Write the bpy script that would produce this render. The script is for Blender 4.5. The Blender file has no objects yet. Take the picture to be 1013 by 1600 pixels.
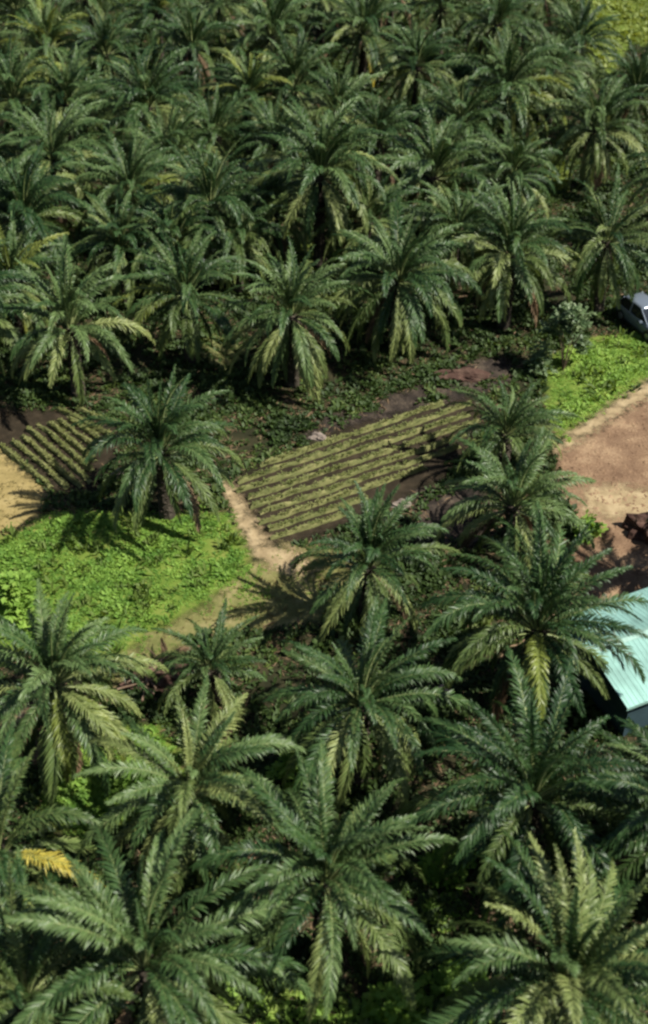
import bpy, bmesh, math, random
import numpy as np
from mathutils import Vector, Matrix

R = math.radians
PI = math.pi
random.seed(11)
rng = np.random.default_rng(11)
scene = bpy.context.scene
col = scene.collection

# ------------------------------------------------------------------ camera
CAM_H = 39.0
PITCH = R(38.7)            # degrees below the horizon
FOC = 2000.0               # focal length in photograph pixels (1013 x 1600)
cam_d = bpy.data.cameras.new('camera')
cam_d.sensor_fit = 'VERTICAL'
cam_d.sensor_height = 24.0
cam_d.lens = 24.0 * FOC / 1600.0
cam_d.clip_end = 3000
cam_d.dof.use_dof = True
cam_d.dof.focus_distance = 60.0
cam_d.dof.aperture_fstop = 0.16
cam = bpy.data.objects.new('camera', cam_d)
col.objects.link(cam)
cam.location = (0, 0, CAM_H)
cam.rotation_euler = (R(90) - PITCH, 0, 0)
scene.camera = cam
scene.render.resolution_x = 648
scene.render.resolution_y = 1024

# ------------------------------------------------------------------ light
SUN_EL = R(50)
SUN_AZ = R(104)            # clockwise from +Y (the view direction): from the right, a little behind the camera
world = bpy.data.worlds.new('World')
scene.world = world
world.use_nodes = True
wn = world.node_tree.nodes
wl = world.node_tree.links
sky = wn.new('ShaderNodeTexSky')
sky.sky_type = 'NISHITA'
sky.sun_disc = False
sky.sun_elevation = SUN_EL
sky.sun_rotation = SUN_AZ
wl.new(sky.outputs[0], wn['Background'].inputs[0])
wn['Background'].inputs[1].default_value = 0.05
sun_d = bpy.data.lights.new('sun', 'SUN')
sun_d.energy = 5.0
sun_d.angle = R(0.5)
sun_d.color = (1.0, 0.95, 0.86)
sun = bpy.data.objects.new('sun', sun_d)
col.objects.link(sun)
sdir = Vector((math.sin(SUN_AZ) * math.cos(SUN_EL), math.cos(SUN_AZ) * math.cos(SUN_EL), math.sin(SUN_EL)))
sun.rotation_euler = (-sdir).to_track_quat('-Z', 'Y').to_euler()
sun.location = sdir * 150
scene.view_settings.view_transform = 'Standard'
scene.view_settings.look = 'None'
scene.view_settings.exposure = 0.56
scene.view_settings.gamma = 1.0
scene.cycles.filter_width = 2.5      # a soft video lens
scene.cycles.max_bounces = 4
scene.cycles.diffuse_bounces = 2
scene.cycles.transparent_max_bounces = 8


# ------------------------------------------------------------------ helpers
def G(px, py, z=0.0):
    """photograph pixel -> the point of the level plane at height z seen there"""
    u = (px - 506.5) / FOC
    v = (py - 800.0) / FOC
    dy = math.cos(PITCH) - v * math.sin(PITCH)
    dz = -math.sin(PITCH) - v * math.cos(PITCH)
    t = (z - CAM_H) / dz
    return Vector((u * t, dy * t, z))


def GP(pts):
    return [tuple(G(x, y))[:2] for x, y in pts]


def new_mesh(name, verts, faces, smooth=False):
    me = bpy.data.meshes.new(name)
    me.from_pydata([tuple(v) for v in verts], [], faces)
    if smooth:
        me.polygons.foreach_set('use_smooth', [True] * len(me.polygons))
    me.update()
    return me


def fast_mesh(name, V, loops, starts, totals, tone=None):
    me = bpy.data.meshes.new(name)
    me.vertices.add(len(V))
    me.vertices.foreach_set('co', np.asarray(V, dtype=np.float32).ravel())
    me.loops.add(len(loops))
    me.loops.foreach_set('vertex_index', np.asarray(loops, dtype=np.int32))
    me.polygons.add(len(starts))
    me.polygons.foreach_set('loop_start', np.asarray(starts, dtype=np.int32))
    me.polygons.foreach_set('loop_total', np.asarray(totals, dtype=np.int32))
    if tone is not None:
        a = me.attributes.new('tone', 'FLOAT', 'POINT')
        a.data.foreach_set('value', np.asarray(tone, dtype=np.float32))
    me.update(calc_edges=True)
    return me


def link(name, me, parent=None, loc=None):
    o = bpy.data.objects.new(name, me)
    col.objects.link(o)
    if parent is not None:
        o.parent = parent
    if loc is not None:
        o.location = loc
    return o


def empty(name, loc=(0, 0, 0), rz=0.0):
    o = bpy.data.objects.new(name, None)
    o.empty_display_size = 0.3
    col.objects.link(o)
    o.location = loc
    o.rotation_euler = (0, 0, rz)
    return o


def tag(o, label=None, cat=None, group=None, kind=None):
    if label:
        o['label'] = label
    if cat:
        o['category'] = cat
    if group:
        o['group'] = group
    if kind:
        o['kind'] = kind
    return o


class MB:
    """collects shapes for one mesh object"""
    def __init__(self):
        self.v = []
        self.f = []

    def add(self, verts, faces):
        b = len(self.v)
        self.v += [tuple(p) for p in verts]
        self.f += [tuple(i + b for i in f) for f in faces]
        return self

    def box(self, c, s, rot=None):
        hx, hy, hz = s[0] / 2, s[1] / 2, s[2] / 2
        P = [Vector((x, y, z)) for z in (-hz, hz) for x, y in ((-hx, -hy), (hx, -hy), (hx, hy), (-hx, hy))]
        if rot is not None:
            P = [rot @ p for p in P]
        P = [p + Vector(c) for p in P]
        return self.add(P, [(3, 2, 1, 0), (4, 5, 6, 7), (0, 1, 5, 4), (1, 2, 6, 5), (2, 3, 7, 6), (3, 0, 4, 7)])

    def cyl(self, p0, p1, r0, r1, n=10, cap=True):
        p0, p1 = Vector(p0), Vector(p1)
        q = (p1 - p0).to_track_quat('Z', 'Y')
        A = [p0 + q @ Vector((math.cos(2 * PI * i / n) * r0, math.sin(2 * PI * i / n) * r0, 0)) for i in range(n)]
        B = [p1 + q @ Vector((math.cos(2 * PI * i / n) * r1, math.sin(2 * PI * i / n) * r1, 0)) for i in range(n)]
        F = [(i, (i + 1) % n, n + (i + 1) % n, n + i) for i in range(n)]
        if cap:
            F += [tuple(reversed(range(n))), tuple(range(n, 2 * n))]
        return self.add(A + B, F)

    def loft(self, rings, cap=True):
        n = len(rings[0])
        V = [p for r in rings for p in r]
        F = []
        for k in range(len(rings) - 1):
            for i in range(n):
                j = (i + 1) % n
                F.append((k * n + i, k * n + j, (k + 1) * n + j, (k + 1) * n + i))
        if cap:
            F += [tuple(reversed(range(n))), tuple(range((len(rings) - 1) * n, len(rings) * n))]
        return self.add(V, F)

    def build(self, name, mat, parent=None, loc=None, smooth=False, bevel=0.0):
        me = new_mesh(name, self.v, self.f, smooth)
        if bevel:
            bm = bmesh.new()
            bm.from_mesh(me)
            bmesh.ops.recalc_face_normals(bm, faces=bm.faces)
            bmesh.ops.bevel(bm, geom=[e for e in bm.edges if len(e.link_faces) == 2 and e.calc_face_angle(0) > 0.4],
                            offset=bevel, segments=2, affect='EDGES')
            bm.to_mesh(me)
            bm.free()
        me.materials.append(mat)
        return link(name, me, parent, loc)


def nz(x, y, s=1.0, seed=0.0):
    """cheap smooth noise in about -1..1"""
    x = np.asarray(x) * s + seed * 1.7
    y = np.asarray(y) * s - seed * 2.3
    return (np.sin(x * 1.3 + 2.1 * np.sin(y * 0.7 + seed)) * 0.5 + np.sin(y * 1.7 - 1.3 * np.sin(x * 1.1 + 2 * seed)) * 0.3
            + np.sin(x * 3.1 + y * 2.7 + seed * 5) * 0.2)


def inside(poly, X, Y):
    X = np.asarray(X)
    Y = np.asarray(Y)
    res = np.zeros(X.shape, bool)
    n = len(poly)
    for i in range(n):
        x0, y0 = poly[i]
        x1, y1 = poly[(i + 1) % n]
        c = ((y0 > Y) != (y1 > Y))
        xi = (x1 - x0) * (Y - y0) / ((y1 - y0) if abs(y1 - y0) > 1e-9 else 1e-9) + x0
        res ^= c & (X < xi)
    return res


# ------------------------------------------------------------------ materials
def mat_new(name):
    m = bpy.data.materials.new(name)
    m.use_nodes = True
    return m, m.node_tree.nodes, m.node_tree.links, m.node_tree.nodes['Principled BSDF']


def ramp_node(N, stops, interp='LINEAR'):
    r = N.new('ShaderNodeValToRGB')
    r.color_ramp.interpolation = interp
    el = r.color_ramp.elements
    while len(el) < len(stops):
        el.new(0.5)
    for e, (p, c) in zip(el, stops):
        e.position = p
        e.color = (*c, 1)
    return r


def leaf_mat(name, dark, mid, light, rough=0.42, spec=0.5, trans=0.22, obj_w=0.45, nscale=0.9, namp=0.5, palm=False):
    """leaf colour from a per-leaf tone, a per-object random and a slow noise"""
    m, N, L, P = mat_new(name)
    at = N.new('ShaderNodeAttribute')
    at.attribute_name = 'tone'
    oi = N.new('ShaderNodeObjectInfo')
    ge = N.new('ShaderNodeNewGeometry')
    no = N.new('ShaderNodeTexNoise')
    no.inputs['Scale'].default_value = nscale
    no.inputs['Detail'].default_value = 3
    L.new(ge.outputs['Position'], no.inputs['Vector'])
    a = N.new('ShaderNodeMath'); a.operation = 'MULTIPLY'; a.inputs[1].default_value = obj_w
    L.new(oi.outputs['Random'], a.inputs[0])
    b = N.new('ShaderNodeMath'); b.operation = 'MULTIPLY_ADD'; b.inputs[1].default_value = 0.40
    L.new(at.outputs['Fac'], b.inputs[0]); L.new(a.outputs[0], b.inputs[2])
    c = N.new('ShaderNodeMath'); c.operation = 'MULTIPLY_ADD'; c.inputs[1].default_value = namp
    L.new(no.outputs['Fac'], c.inputs[0]); L.new(b.outputs[0], c.inputs[2])
    d = N.new('ShaderNodeMath'); d.operation = 'SUBTRACT'; d.inputs[1].default_value = 0.18 + (namp - 0.5) * 0.5; d.use_clamp = True
    L.new(c.outputs[0], d.inputs[0])
    rp = ramp_node(N, [(0.1, dark), (0.5, mid), (0.95, light)])
    L.new(d.outputs[0], rp.inputs[0])
    if palm:                       # each palm a little lighter or darker than the next
        d.use_clamp = False
        sc_ = N.new('ShaderNodeSeparateColor')
        L.new(oi.outputs['Color'], sc_.inputs[0])
        e = N.new('ShaderNodeMath'); e.operation = 'MULTIPLY_ADD'; e.inputs[1].default_value = 0.5
        L.new(sc_.outputs[0], e.inputs[0]); L.new(d.outputs[0], e.inputs[2])
        f = N.new('ShaderNodeMath'); f.operation = 'SUBTRACT'; f.inputs[1].default_value = 0.25; f.use_clamp = True
        L.new(e.outputs[0], f.inputs[0]); L.new(f.outputs[0], rp.inputs[0])
    L.new(rp.outputs[0], P.inputs['Base Color'])
    P.inputs['Roughness'].default_value = rough
    P.inputs['Specular IOR Level'].default_value = spec
    out = N['Material Output']
    tr = N.new('ShaderNodeBsdfTranslucent')
    hs = N.new('ShaderNodeHueSaturation')
    hs.inputs['Hue'].default_value = 0.475
    hs.inputs['Saturation'].default_value = 1.15
    hs.inputs['Value'].default_value = 1.5
    L.new(rp.outputs[0], hs.inputs['Color'])
    L.new(hs.outputs[0], tr.inputs['Color'])
    mx = N.new('ShaderNodeMixShader')
    mx.inputs[0].default_value = trans
    L.new(P.outputs[0], mx.inputs[1]); L.new(tr.outputs[0], mx.inputs[2])
    L.new(mx.outputs[0], out.inputs['Surface'])
    return m


def soil_mat(name, stops, scale=1.2, fine=18.0, bump=0.25, rough=0.95, soft=False):
    m, N, L, P = mat_new(name)
    ge = N.new('ShaderNodeNewGeometry')
    n1 = N.new('ShaderNodeTexNoise'); n1.inputs['Scale'].default_value = scale; n1.inputs['Detail'].default_value = 8
    n1.inputs['Roughness'].default_value = 0.62
    n2 = N.new('ShaderNodeTexNoise'); n2.inputs['Scale'].default_value = fine; n2.inputs['Detail'].default_value = 4
    L.new(ge.outputs['Position'], n1.inputs['Vector']); L.new(ge.outputs['Position'], n2.inputs['Vector'])
    ad = N.new('ShaderNodeMath'); ad.operation = 'MULTIPLY_ADD'; ad.inputs[1].default_value = 0.35
    L.new(n2.outputs['Fac'], ad.inputs[0]); L.new(n1.outputs['Fac'], ad.inputs[2])
    sb = N.new('ShaderNodeMath'); sb.operation = 'SUBTRACT'; sb.inputs[1].default_value = 0.17
    L.new(ad.outputs[0], sb.inputs[0])
    rp = ramp_node(N, stops)
    L.new(sb.outputs[0], rp.inputs[0])
    L.new(rp.outputs[0], P.inputs['Base Color'])
    P.inputs['Roughness'].default_value = rough
    P.inputs['Specular IOR Level'].default_value = 0.2
    bp = N.new('ShaderNodeBump'); bp.inputs['Strength'].default_value = bump; bp.inputs['Distance'].default_value = 0.12
    L.new(sb.outputs[0], bp.inputs['Height']); L.new(bp.outputs[0], P.inputs['Normal'])
    if soft:                       # the sheet thins out raggedly towards its rim
        at = N.new('ShaderNodeAttribute'); at.attribute_name = 'edge'
        n3 = N.new('ShaderNodeTexNoise'); n3.inputs['Scale'].default_value = 1.7; n3.inputs['Detail'].default_value = 7
        n3.inputs['Roughness'].default_value = 0.7
        L.new(ge.outputs['Position'], n3.inputs['Vector'])
        m1 = N.new('ShaderNodeMath'); m1.operation = 'MULTIPLY_ADD'; m1.inputs[1].default_value = 2.6
        L.new(n3.outputs['Fac'], m1.inputs[0]); L.new(at.outputs['Fac'], m1.inputs[2])
        m2 = N.new('ShaderNodeMapRange'); m2.inputs['From Min'].default_value = 1.0; m2.inputs['From Max'].default_value = 1.75
        L.new(m1.outputs[0], m2.inputs['Value'])
        L.new(m2.outputs[0], P.inputs['Alpha'])
    return m


def soil_pair(key, name, stops, *a):
    M[key] = soil_mat(name, stops, *a)
    M[key + '_soft'] = soil_mat(name + '_sheet', stops, *a, soft=True)


def plain_mat(name, c, rough=0.6, metal=0.0, spec=0.5, var=0.15, scale=6.0):
    m, N, L, P = mat_new(name)
    tc = N.new('ShaderNodeTexCoord')
    n1 = N.new('ShaderNodeTexNoise'); n1.inputs['Scale'].default_value = scale; n1.inputs['Detail'].default_value = 5
    L.new(tc.outputs['Object'], n1.inputs['Vector'])
    lo = tuple(x * (1 - var) for x in c)
    hi = tuple(min(1, x * (1 + var)) for x in c)
    rp = ramp_node(N, [(0.3, lo), (0.7, hi)])
    L.new(n1.outputs['Fac'], rp.inputs[0])
    L.new(rp.outputs[0], P.inputs['Base Color'])
    P.inputs['Roughness'].default_value = rough
    P.inputs['Metallic'].default_value = metal
    P.inputs['Specular IOR Level'].default_value = spec
    return m


M = {}
M['frond'] = leaf_mat('palm_leaf', (0.014, 0.043, 0.012), (0.046, 0.096, 0.027), (0.130, 0.195, 0.066), rough=0.46, spec=0.36, trans=0.12, obj_w=0.5, palm=True)
M['frond_old'] = leaf_mat('old_palm_leaf', (0.042, 0.080, 0.020), (0.110, 0.158, 0.044), (0.25, 0.29, 0.10), rough=0.48, spec=0.36, trans=0.12, obj_w=0.5, palm=True)
M['rachis'] = leaf_mat('frond_rib', (0.09, 0.12, 0.04), (0.16, 0.20, 0.07), (0.25, 0.29, 0.12), rough=0.45, spec=0.4, trans=0.02)
M['rachis_dry'] = leaf_mat('dry_frond_rib', (0.12, 0.08, 0.05), (0.2, 0.14, 0.09), (0.3, 0.22, 0.15), rough=0.7, spec=0.2, trans=0.02)
M['frond_yellow'] = leaf_mat('yellow_palm_leaf', (0.34, 0.31, 0.05), (0.58, 0.50, 0.09), (0.74, 0.65, 0.16), rough=0.5, trans=0.3)
M['frond_lime'] = leaf_mat('lime_palm_leaf', (0.13, 0.17, 0.035), (0.21, 0.26, 0.05), (0.32, 0.34, 0.09), rough=0.45, trans=0.3)
M['frond_dry'] = leaf_mat('dry_palm_leaf', (0.10, 0.065, 0.035), (0.19, 0.13, 0.075), (0.32, 0.23, 0.14), rough=0.7, spec=0.2, trans=0.1)
M['weed'] = leaf_mat('weed_leaf', (0.090, 0.195, 0.028), (0.230, 0.375, 0.066), (0.46, 0.55, 0.15), rough=0.65, spec=0.25, trans=0.35, obj_w=0.25, nscale=0.8, namp=1.0)
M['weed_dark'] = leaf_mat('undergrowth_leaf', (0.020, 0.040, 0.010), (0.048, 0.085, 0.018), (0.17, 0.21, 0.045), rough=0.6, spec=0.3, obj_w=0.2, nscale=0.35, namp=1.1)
M['tuft'] = leaf_mat('tuft_leaf', (0.06, 0.11, 0.018), (0.14, 0.20, 0.04), (0.30, 0.33, 0.10), rough=0.6, spec=0.3, trans=0.3, obj_w=0.2)
M['weed_lime'] = leaf_mat('lime_weed_leaf', (0.13, 0.19, 0.035), (0.23, 0.29, 0.06), (0.36, 0.40, 0.12), rough=0.55, spec=0.3, trans=0.3, obj_w=0.2)
M['crop'] = leaf_mat('crop_leaf', (0.095, 0.125, 0.03), (0.19, 0.21, 0.065), (0.32, 0.32, 0.13), rough=0.6, spec=0.3, obj_w=0.3)
M['straw'] = leaf_mat('dry_grass', (0.16, 0.14, 0.05), (0.26, 0.22, 0.09), (0.38, 0.31, 0.15), rough=0.8, spec=0.2, obj_w=0.2)
M['shrub'] = leaf_mat('shrub_leaf', (0.05, 0.095, 0.034), (0.16, 0.22, 0.10), (0.48, 0.54, 0.36), rough=0.5, spec=0.4, obj_w=0.2, nscale=2.2, namp=1.0)
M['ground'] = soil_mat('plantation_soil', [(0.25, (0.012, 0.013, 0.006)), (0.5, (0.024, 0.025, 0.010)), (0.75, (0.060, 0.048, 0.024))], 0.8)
soil_pair('green_ground', 'green_ground', [(0.25, (0.070, 0.12, 0.016)), (0.5, (0.13, 0.19, 0.030)), (0.75, (0.22, 0.23, 0.06))], 0.9)
soil_pair('sand', 'pale_sand', [(0.25, (0.20, 0.15, 0.08)), (0.5, (0.33, 0.25, 0.14)), (0.75, (0.48, 0.38, 0.225))], 1.3)
soil_pair('sand_orange', 'orange_sand', [(0.25, (0.18, 0.145, 0.055)), (0.5, (0.29, 0.225, 0.09)), (0.75, (0.40, 0.315, 0.145))], 1.0)
soil_pair('dry_verge', 'dry_grassy_earth', [(0.25, (0.10, 0.115, 0.032)), (0.5, (0.175, 0.17, 0.06)), (0.75, (0.30, 0.25, 0.12))], 0.8)
soil_pair('red_dirt', 'red_brown_dirt', [(0.30, (0.120, 0.070, 0.042)), (0.5, (0.215, 0.137, 0.082)), (0.70, (0.37, 0.26, 0.155))], 0.55, 9.0, 0.5)
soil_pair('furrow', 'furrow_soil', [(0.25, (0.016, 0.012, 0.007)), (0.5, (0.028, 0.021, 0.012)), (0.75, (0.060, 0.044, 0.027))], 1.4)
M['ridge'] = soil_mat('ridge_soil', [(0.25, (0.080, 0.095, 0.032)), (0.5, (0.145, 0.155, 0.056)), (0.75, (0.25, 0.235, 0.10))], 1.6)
M['heap'] = soil_mat('red_heap_soil', [(0.25, (0.04, 0.022, 0.017)), (0.5, (0.075, 0.042, 0.032)), (0.75, (0.17, 0.11, 0.08))], 1.5)  # red earth, its colour darkened to carry the shade behind the beds
soil_pair('dark_soil', 'dark_soil', [(0.30, (0.014, 0.011, 0.009)), (0.5, (0.036, 0.028, 0.022)), (0.70, (0.11, 0.085, 0.06))], 1.3)  # bare earth with the shade lying on it darkened into the colour
M['trunk'] = soil_mat('palm_trunk_bark', [(0.25, (0.022, 0.018, 0.013)), (0.5, (0.050, 0.041, 0.030)), (0.75, (0.12, 0.10, 0.078))], 3.0, 20, 0.4)
M['wood'] = soil_mat('dry_wood', [(0.25, (0.08, 0.055, 0.035)), (0.5, (0.16, 0.11, 0.075)), (0.75, (0.27, 0.20, 0.14))], 3.0, 20, 0.3)
M['stone'] = soil_mat('pale_stone', [(0.25, (0.14, 0.11, 0.09)), (0.5, (0.22, 0.18, 0.15)), (0.75, (0.32, 0.27, 0.23))], 4.0, 30, 0.3)


# ------------------------------------------------------------------ the setting
def sheet(name, poly_px, mat, z):
    """a thin ground sheet that frays out at its rim (attribute edge: metres inside the outline)"""
    P = np.array(GP(poly_px))
    h = 0.3
    x0, y0 = P.min(0) - 1.0
    x1, y1 = P.max(0) + 1.0
    xs = np.arange(x0, x1 + h, h)
    ys = np.arange(y0, y1 + h, h)
    X, Y = np.meshgrid(xs, ys, indexing='ij')
    D = np.full(X.shape, 1e9)
    n = len(P)
    for i in range(n):
        a, b = P[i], P[(i + 1) % n]
        d = b - a
        t = np.clip(((X - a[0]) * d[0] + (Y - a[1]) * d[1]) / (d @ d + 1e-9), 0, 1)
        D = np.minimum(D, np.hypot(X - a[0] - t * d[0], Y - a[1] - t * d[1]))
    D = np.where(inside(GP(poly_px), X, Y), D, -D)
    ny = len(ys)
    idx = np.arange(X.size).reshape(X.shape)
    q = np.stack([idx[:-1, :-1], idx[1:, :-1], idx[1:, 1:], idx[:-1, 1:]], -1).reshape(-1, 4)
    q = q[D.ravel()[q].max(1) > -0.75]
    used, inv = np.unique(q.ravel(), return_inverse=True)
    V = np.stack([X.ravel()[used], Y.ravel()[used], np.full(len(used), z)], 1)
    me = fast_mesh(name, V, inv.astype(np.int32), np.arange(len(q)) * 4, np.full(len(q), 4))
    at = me.attributes.new('edge', 'FLOAT', 'POINT')
    at.data.foreach_set('value', np.clip(D.ravel()[used], -1.2, 1.2).astype(np.float32))
    me.materials.append(mat)
    return tag(link(name, me), kind='structure')


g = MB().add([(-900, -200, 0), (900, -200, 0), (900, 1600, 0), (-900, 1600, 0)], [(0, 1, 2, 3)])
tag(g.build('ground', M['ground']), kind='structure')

POLY = {
    'meadow_l': [(-90, 800), (0, 830), (70, 800), (130, 795), (330, 800), (372, 800), (396, 860), (396, 900), (310, 955), (235, 1000), (175, 1040), (90, 1010), (-90, 1040)],
    'meadow_low': [(90, 1130), (250, 1130), (310, 1210), (240, 1270), (120, 1320), (50, 1280)],
    'meadow_r': [(850, 560), (900, 530), (960, 520), (1120, 520), (1120, 560), (1010, 595), (870, 690), (850, 650)],
    'meadow_far': [(915, -60), (1200, -60), (1200, 90), (985, 70), (955, 120), (915, 90)],
    'meadow_gap': [(845, 262), (890, 255), (900, 300), (860, 310)],
    'meadow_gap2': [(400, 385), (640, 370), (640, 405), (500, 425), (400, 415)],
    'path': [(338, 742), (358, 748), (422, 850), (470, 862), (500, 885), (470, 905), (425, 890), (396, 866), (372, 825)],
    'verge': [(392, 880), (440, 850), (540, 860), (560, 930), (500, 975), (420, 985), (300, 1000), (255, 1040), (230, 1080), (170, 1075), (165, 1045), (230, 995), (320, 945)],
    'sand_l': [(-90, 690), (-4, 700), (76, 770), (70, 790), (45, 825), (-90, 860)],
    'yard': [(872, 706), (1013, 618), (1130, 560), (1180, 940), (1000, 960), (900, 985), (880, 900), (905, 820), (868, 760)],
    'rim': [(862, 700), (900, 668), (960, 628), (1020, 590), (1130, 540), (1130, 560), (1020, 620), (960, 652), (905, 692), (872, 712)],
    'plot_r': [(352, 752), (480, 695), (560, 655), (740, 615), (770, 640), (735, 690), (700, 745), (620, 790), (520, 830), (470, 850), (420, 850)],
    'plot_l': [(-60, 655), (40, 640), (110, 640), (190, 665), (185, 720), (150, 770), (82, 768), (-5, 694)],
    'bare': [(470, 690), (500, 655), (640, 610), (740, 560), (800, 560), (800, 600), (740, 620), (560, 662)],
    'soil_low': [(-60, 1100), (60, 1100), (95, 1150), (60, 1200), (-60, 1200)],
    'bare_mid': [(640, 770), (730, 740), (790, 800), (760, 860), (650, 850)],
}
sheet('grassy_ground', POLY['meadow_l'], M['green_ground_soft'], 0.004)
sheet('grassy_ground', POLY['meadow_low'], M['green_ground_soft'], 0.004)
sheet('grassy_ground', POLY['meadow_r'], M['green_ground_soft'], 0.004)
sheet('grassy_ground', POLY['meadow_far'], M['green_ground_soft'], 0.004)
sheet('grassy_ground', POLY['meadow_gap2'], M['green_ground_soft'], 0.004)
sheet('dry_verge', POLY['verge'], M['dry_verge_soft'], 0.008)
sheet('sandy_path', POLY['path'], M['sand_soft'], 0.012)
sheet('sandy_clearing', POLY['sand_l'], M['sand_orange_soft'], 0.008)
sheet('dirt_yard', POLY['yard'], M['red_dirt_soft'], 0.008)
sheet('sandy_verge', POLY['rim'], M['sand_soft'], 0.012)
sheet('sandy_patch', [(900, 770), (935, 755), (1060, 770), (1060, 800), (960, 815), (915, 800)], M['sand_soft'], 0.012)
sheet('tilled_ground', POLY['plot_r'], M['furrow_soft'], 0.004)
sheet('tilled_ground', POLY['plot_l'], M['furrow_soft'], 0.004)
sheet('bare_ground', POLY['bare'], M['dark_soil_soft'], 0.008)  # shade behind the beds is put into this sheet's soil colour
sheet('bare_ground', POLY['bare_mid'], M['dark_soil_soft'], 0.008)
sheet('bare_ground', POLY['soil_low'], M['red_dirt_soft'], 0.008)


# ------------------------------------------------------------------ leaf scatter (stuff)
def leaf_scatter(P, size, leaves=7, seed=0, width=0.42, el=(15, 70), lift=0.0):
    """P: (n,3) plant positions, size: (n,) leaf lengths -> one mesh of pointed leaves"""
    r = np.random.default_rng(seed)
    n = len(P)
    P = np.repeat(P, leaves, axis=0)
    S = np.repeat(size, leaves) * r.uniform(0.6, 1.25, n * leaves)
    az = r.uniform(0, 2 * PI, n * leaves)
    e = np.radians(r.uniform(el[0], el[1], n * leaves))
    d = np.stack([np.cos(az) * np.cos(e), np.sin(az) * np.cos(e), np.sin(e)], 1)
    s = np.stack([-np.sin(az), np.cos(az), r.uniform(-.5, .5, n * leaves)], 1)
    base = P + r.normal(0, 1, (n * leaves, 3)) * (S * 0.25)[:, None] * np.array([1, 1, 0])
    base[:, 2] = P[:, 2] + lift * r.uniform(0, 1, n * leaves)
    mid = base + d * (S * 0.55)[:, None]
    tip = base + d * S[:, None]
    tip[:, 2] -= S * r.uniform(0.05, 0.4, n * leaves)
    w = s * (S * width * 0.5)[:, None]
    V = np.stack([base, mid - w, tip, mid + w], 1).reshape(-1, 3)
    V[:, 2] = np.maximum(V[:, 2], 0.01)
    m = n * leaves
    q = np.arange(m) * 4
    loops = np.stack([q, q + 1, q + 2, q, q + 2, q + 3], 1).ravel()
    starts = np.arange(2 * m) * 3
    tot = np.full(2 * m, 3)
    tone = np.repeat(np.clip(np.repeat(r.uniform(0, 1, n), leaves) * 0.6 + r.uniform(0, 0.4, m), 0, 1), 4)
    return V, loops, starts, tot, tone


def scatter_in(poly, density, margin_noise=0.3, seed=0, keep=None):
    r = np.random.default_rng(seed)
    p = np.array(poly)
    x0, y0 = p.min(0) - 0.5
    x1, y1 = p.max(0) + 0.5
    n = int((x1 - x0) * (y1 - y0) * density)
    X = r.uniform(x0, x1, n)
    Y = r.uniform(y0, y1, n)
    ok = inside(poly, X + nz(X, Y, 1.5, seed) * margin_noise, Y + nz(Y, X, 1.5, seed + 4) * margin_noise)
    if keep is not None:
        ok &= keep(X, Y, r)
    X, Y = X[ok], Y[ok]
    return np.stack([X, Y, np.zeros(len(X))], 1)


def cover(name, label, cat, poly_px, mat, density, size, leaves=7, seed=0, keep=None, width=0.42, el=(15, 70), jit=0.4):
    poly = GP(poly_px)
    P = scatter_in(poly, density, jit, seed, keep)
    r = np.random.default_rng(seed + 99)
    S = size * r.uniform(0.45, 1.45, len(P)) * (1 + 0.45 * nz(P[:, 0], P[:, 1], 0.9, seed + 1))
    D = np.full(len(P), 9.0)                       # lower growth towards the rim
    q = np.array(poly)
    for i in range(len(q)):
        a, d = q[i], q[(i + 1) % len(q)] - q[i]
        t = np.clip(((P[:, :2] - a) @ d) / (d @ d + 1e-9), 0, 1)
        D = np.minimum(D, np.hypot(*(P[:, :2] - a - t[:, None] * d).T))
    S *= np.clip(0.45 + D * 0.55, 0.45, 1)
    ok = r.uniform(0, 1, len(P)) < 0.25 + D * 0.9
    P, S = P[ok], S[ok]
    me = fast_mesh(name, *leaf_scatter(P, S, leaves, seed, width, el))
    me.materials.append(mat)
    o = link(name, me)
    tag(o, label, cat, kind='stuff')
    return o


cover('leafy_ground_cover', 'bright green leafy weeds covering the clearing at left', 'weeds', POLY['meadow_l'], M['weed'], 60, 0.19, 8, 21, el=(8, 50), jit=0.7,
      keep=lambda X, Y, r: (nz(X, Y, 0.8, 5) + r.uniform(-.5, .9, X.shape)) > -0.25)
cover('leafy_ground_cover', 'bright green weeds below the lower left palms', 'weeds', POLY['meadow_low'], M['weed'], 40, 0.24, 8, 22, el=(8, 50), jit=0.7)
cover('leafy_ground_cover', 'bright green weeds between the car and the dirt yard', 'weeds', POLY['meadow_r'], M['weed'], 58, 0.19, 8, 23, el=(8, 50), jit=0.6)
cover('leafy_ground_cover', 'fresh green weeds in the gaps along the bottom edge', 'weeds', [(330, 1500), (560, 1540), (780, 1480), (800, 1640), (560, 1690), (300, 1660)], M['weed'], 20, 0.3, 8, 38, el=(15, 60), jit=0.8)
cover('leafy_ground_cover', 'fresh green weeds in the gap right of the big bottom centre palm', 'weeds', [(640, 1340), (740, 1330), (760, 1440), (690, 1480), (630, 1430)], M['weed'], 18, 0.3, 8, 39, el=(15, 60), jit=0.8)
cover('grass', 'yellow-green grass of the open field in the top right corner', 'grass', POLY['meadow_far'], M['weed_lime'], 14, 0.40, 7, 24)
cover('grass', 'lime green weeds in the gap among the far right palms', 'grass', POLY['meadow_gap'], M['weed_lime'], 22, 0.45, 8, 25)
cover('grass', 'yellow-green weeds behind the second row of palms', 'grass', POLY['meadow_gap2'], M['weed_lime'], 9, 0.35, 7, 28)
cover('weed_tufts', 'taller dull green tufts dotted over the left weed clearing', 'weeds', POLY['meadow_l'], M['tuft'], 1.6, 0.5, 10, 31, width=0.2, el=(35, 80))
cover('weed_tufts', 'taller dull green tufts dotted over the weeds by the car', 'weeds', POLY['meadow_r'], M['tuft'], 1.6, 0.45, 10, 32, width=0.2, el=(35, 80))
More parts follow.
